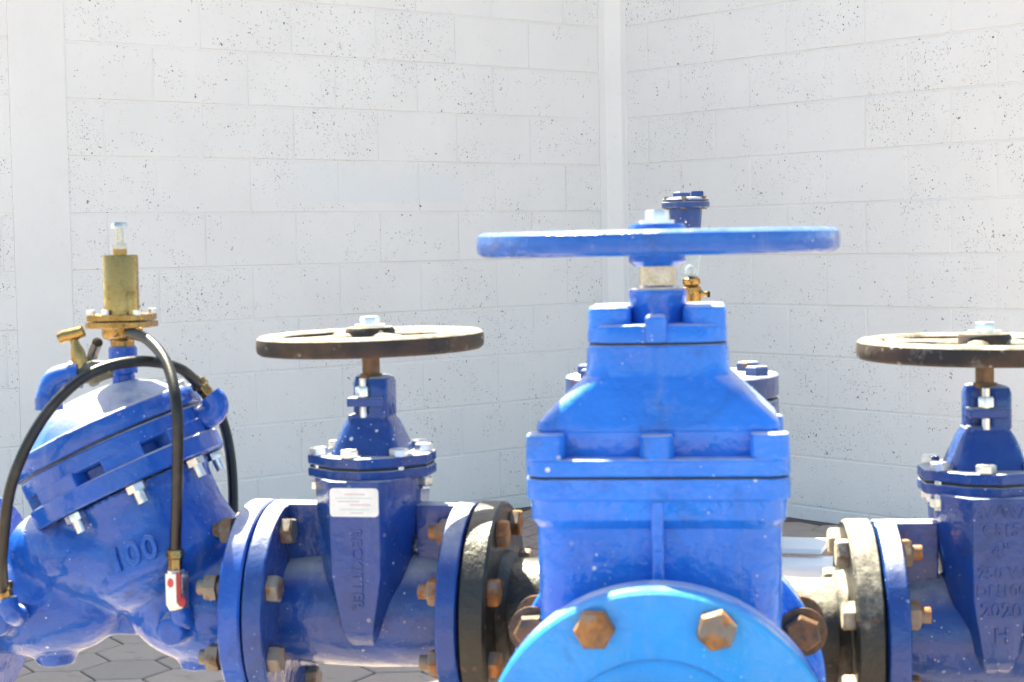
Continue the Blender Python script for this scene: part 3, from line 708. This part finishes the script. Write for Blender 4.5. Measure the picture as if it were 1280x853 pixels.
# rear pipe with the air release valve
AV = atY(857, 262, 3.0)
root2 = thing('rear_pipe', 'blue pipe running back from the strainer towards the corner', 'pipe', (AV.x, AV.y, 0), 0)
yb = SP.y - AV.y
obj('pipe', G().tube([(SP.x - AV.x, yb + .08, .6), (0, 0, .6), (.01, .35, .6), (.01, .55, .6), (.01, .62, .56), (.01, .65, .46), (.01, .65, -.03)], .057, 32), M['blue_back'], root2)
obj('saddle', G().lathe([(.062, -.05), (.064, -.045), (.064, .045), (.062, .05)], AX(Y_, (0, 0, .6)), 40), M['blue_back'], root2)
air = thing('air_valve', 'small blue air release valve with clear chamber and brass cock, above the blue handwheel', 'air valve', (AV.x, AV.y, .655), 0)
def az(py): return atY(857, py, 3.0).z - .655
AO = Matrix.Translation((.008, 0, 0))
k_ = 3.0 / FPX
obj('riser', G().lathe([(.013, 0), (.013, az(378))], AO, 20), M['brass'], air)
ck = obj('brass_cock', G().lathe([(.012, az(384)), (.014, az(378)), (.0165, az(374)), (.0165, az(360)), (.0120, az(357)), (.0150, az(354)), (.0150, az(349)), (.010, az(346))], AO, 20), M['brass'], air)
obj('cock_stem', G().tube([(.008, 0, az(368)), (.024, -.004, az(368)), (.028, -.004, az(368)), (.034, -.004, az(368))], .008, 8, taper=[1, 1, .5, .5]), M['brass'], ck)
obj('cock_screw', G().cyl(.006, .034, .038, AX(X_, (0, -.004, az(368))), 12), M['gasket'], ck)
obj('clear_chamber', G().lathe([(.011, az(346)), (.0135, az(340)), (.0165, az(318)), (.019, az(300)), (.018, az(300)), (.0145, az(319)), (.0115, az(340)), (.010, az(345))], AO, 32, True), M['clear'], air)
obj('float', G().ell((.006, 0, az(339)), (.0085, .0085, .0105), None, 20, 10), M['white_plastic'], air)
obj('casing', G().lathe([(.019, az(302)), (.024, az(296)), (.0265, az(272)), (.0275, az(264)), (.0275, az(260))], None, 40), M['blue_back'], air)
obj('casing_flange', G().lathe([(.037, az(260.5)), (.040, az(259)), (.040, az(253.5)), (.038, az(252))], None, 40).lathe([(.038, az(251.5)), (.039, az(250)), (.036, az(247.5)), (.020, az(246.5))], None, 40), M['blue_back'], air)
obj('outlet_cap', G().hexa(.026, az(247), az(240), Matrix.Translation((-.006, 0, 0)), .2).hexa(.020, az(247), az(239.5), Matrix.Translation((.019, -.006, 0)), .5), M['blue_back'], air)
for k in range(6):
    a = math.radians(60 * k + 20); obj('casing_bolt', G().cyl(.0045, az(262), az(246), Matrix.Translation((.0345 * math.cos(a), .0345 * math.sin(a), 0)), 10), M['rust_dull'], air)
# white stand-in for a blue flange behind the header, colour imitates sun glare
bx = atY(996, 703, 2.35)
t = thing('flange_stand_in', 'white box standing in for a sun-whitened blue valve flange behind the dusty black pipe', 'box', (bx.x, bx.y, 0), math.radians(-18))
obj('case', G().loft([lev(rrect(.13, .08, .016), bx.z - .05), lev(rrect(.13, .08, .016), bx.z - .004), lev(rrect(.118, .068, .014), bx.z + .004)]), M['white_plastic'], t, bevel=.003)
obj('lid', G().box((-.02, .06, bx.z + .012), (.10, .09, .008)), M['white_plastic'], t, bevel=.002)
obj('post', G().cyl(.02, -.02, bx.z - .045, None, 20), M['zinc'], t)
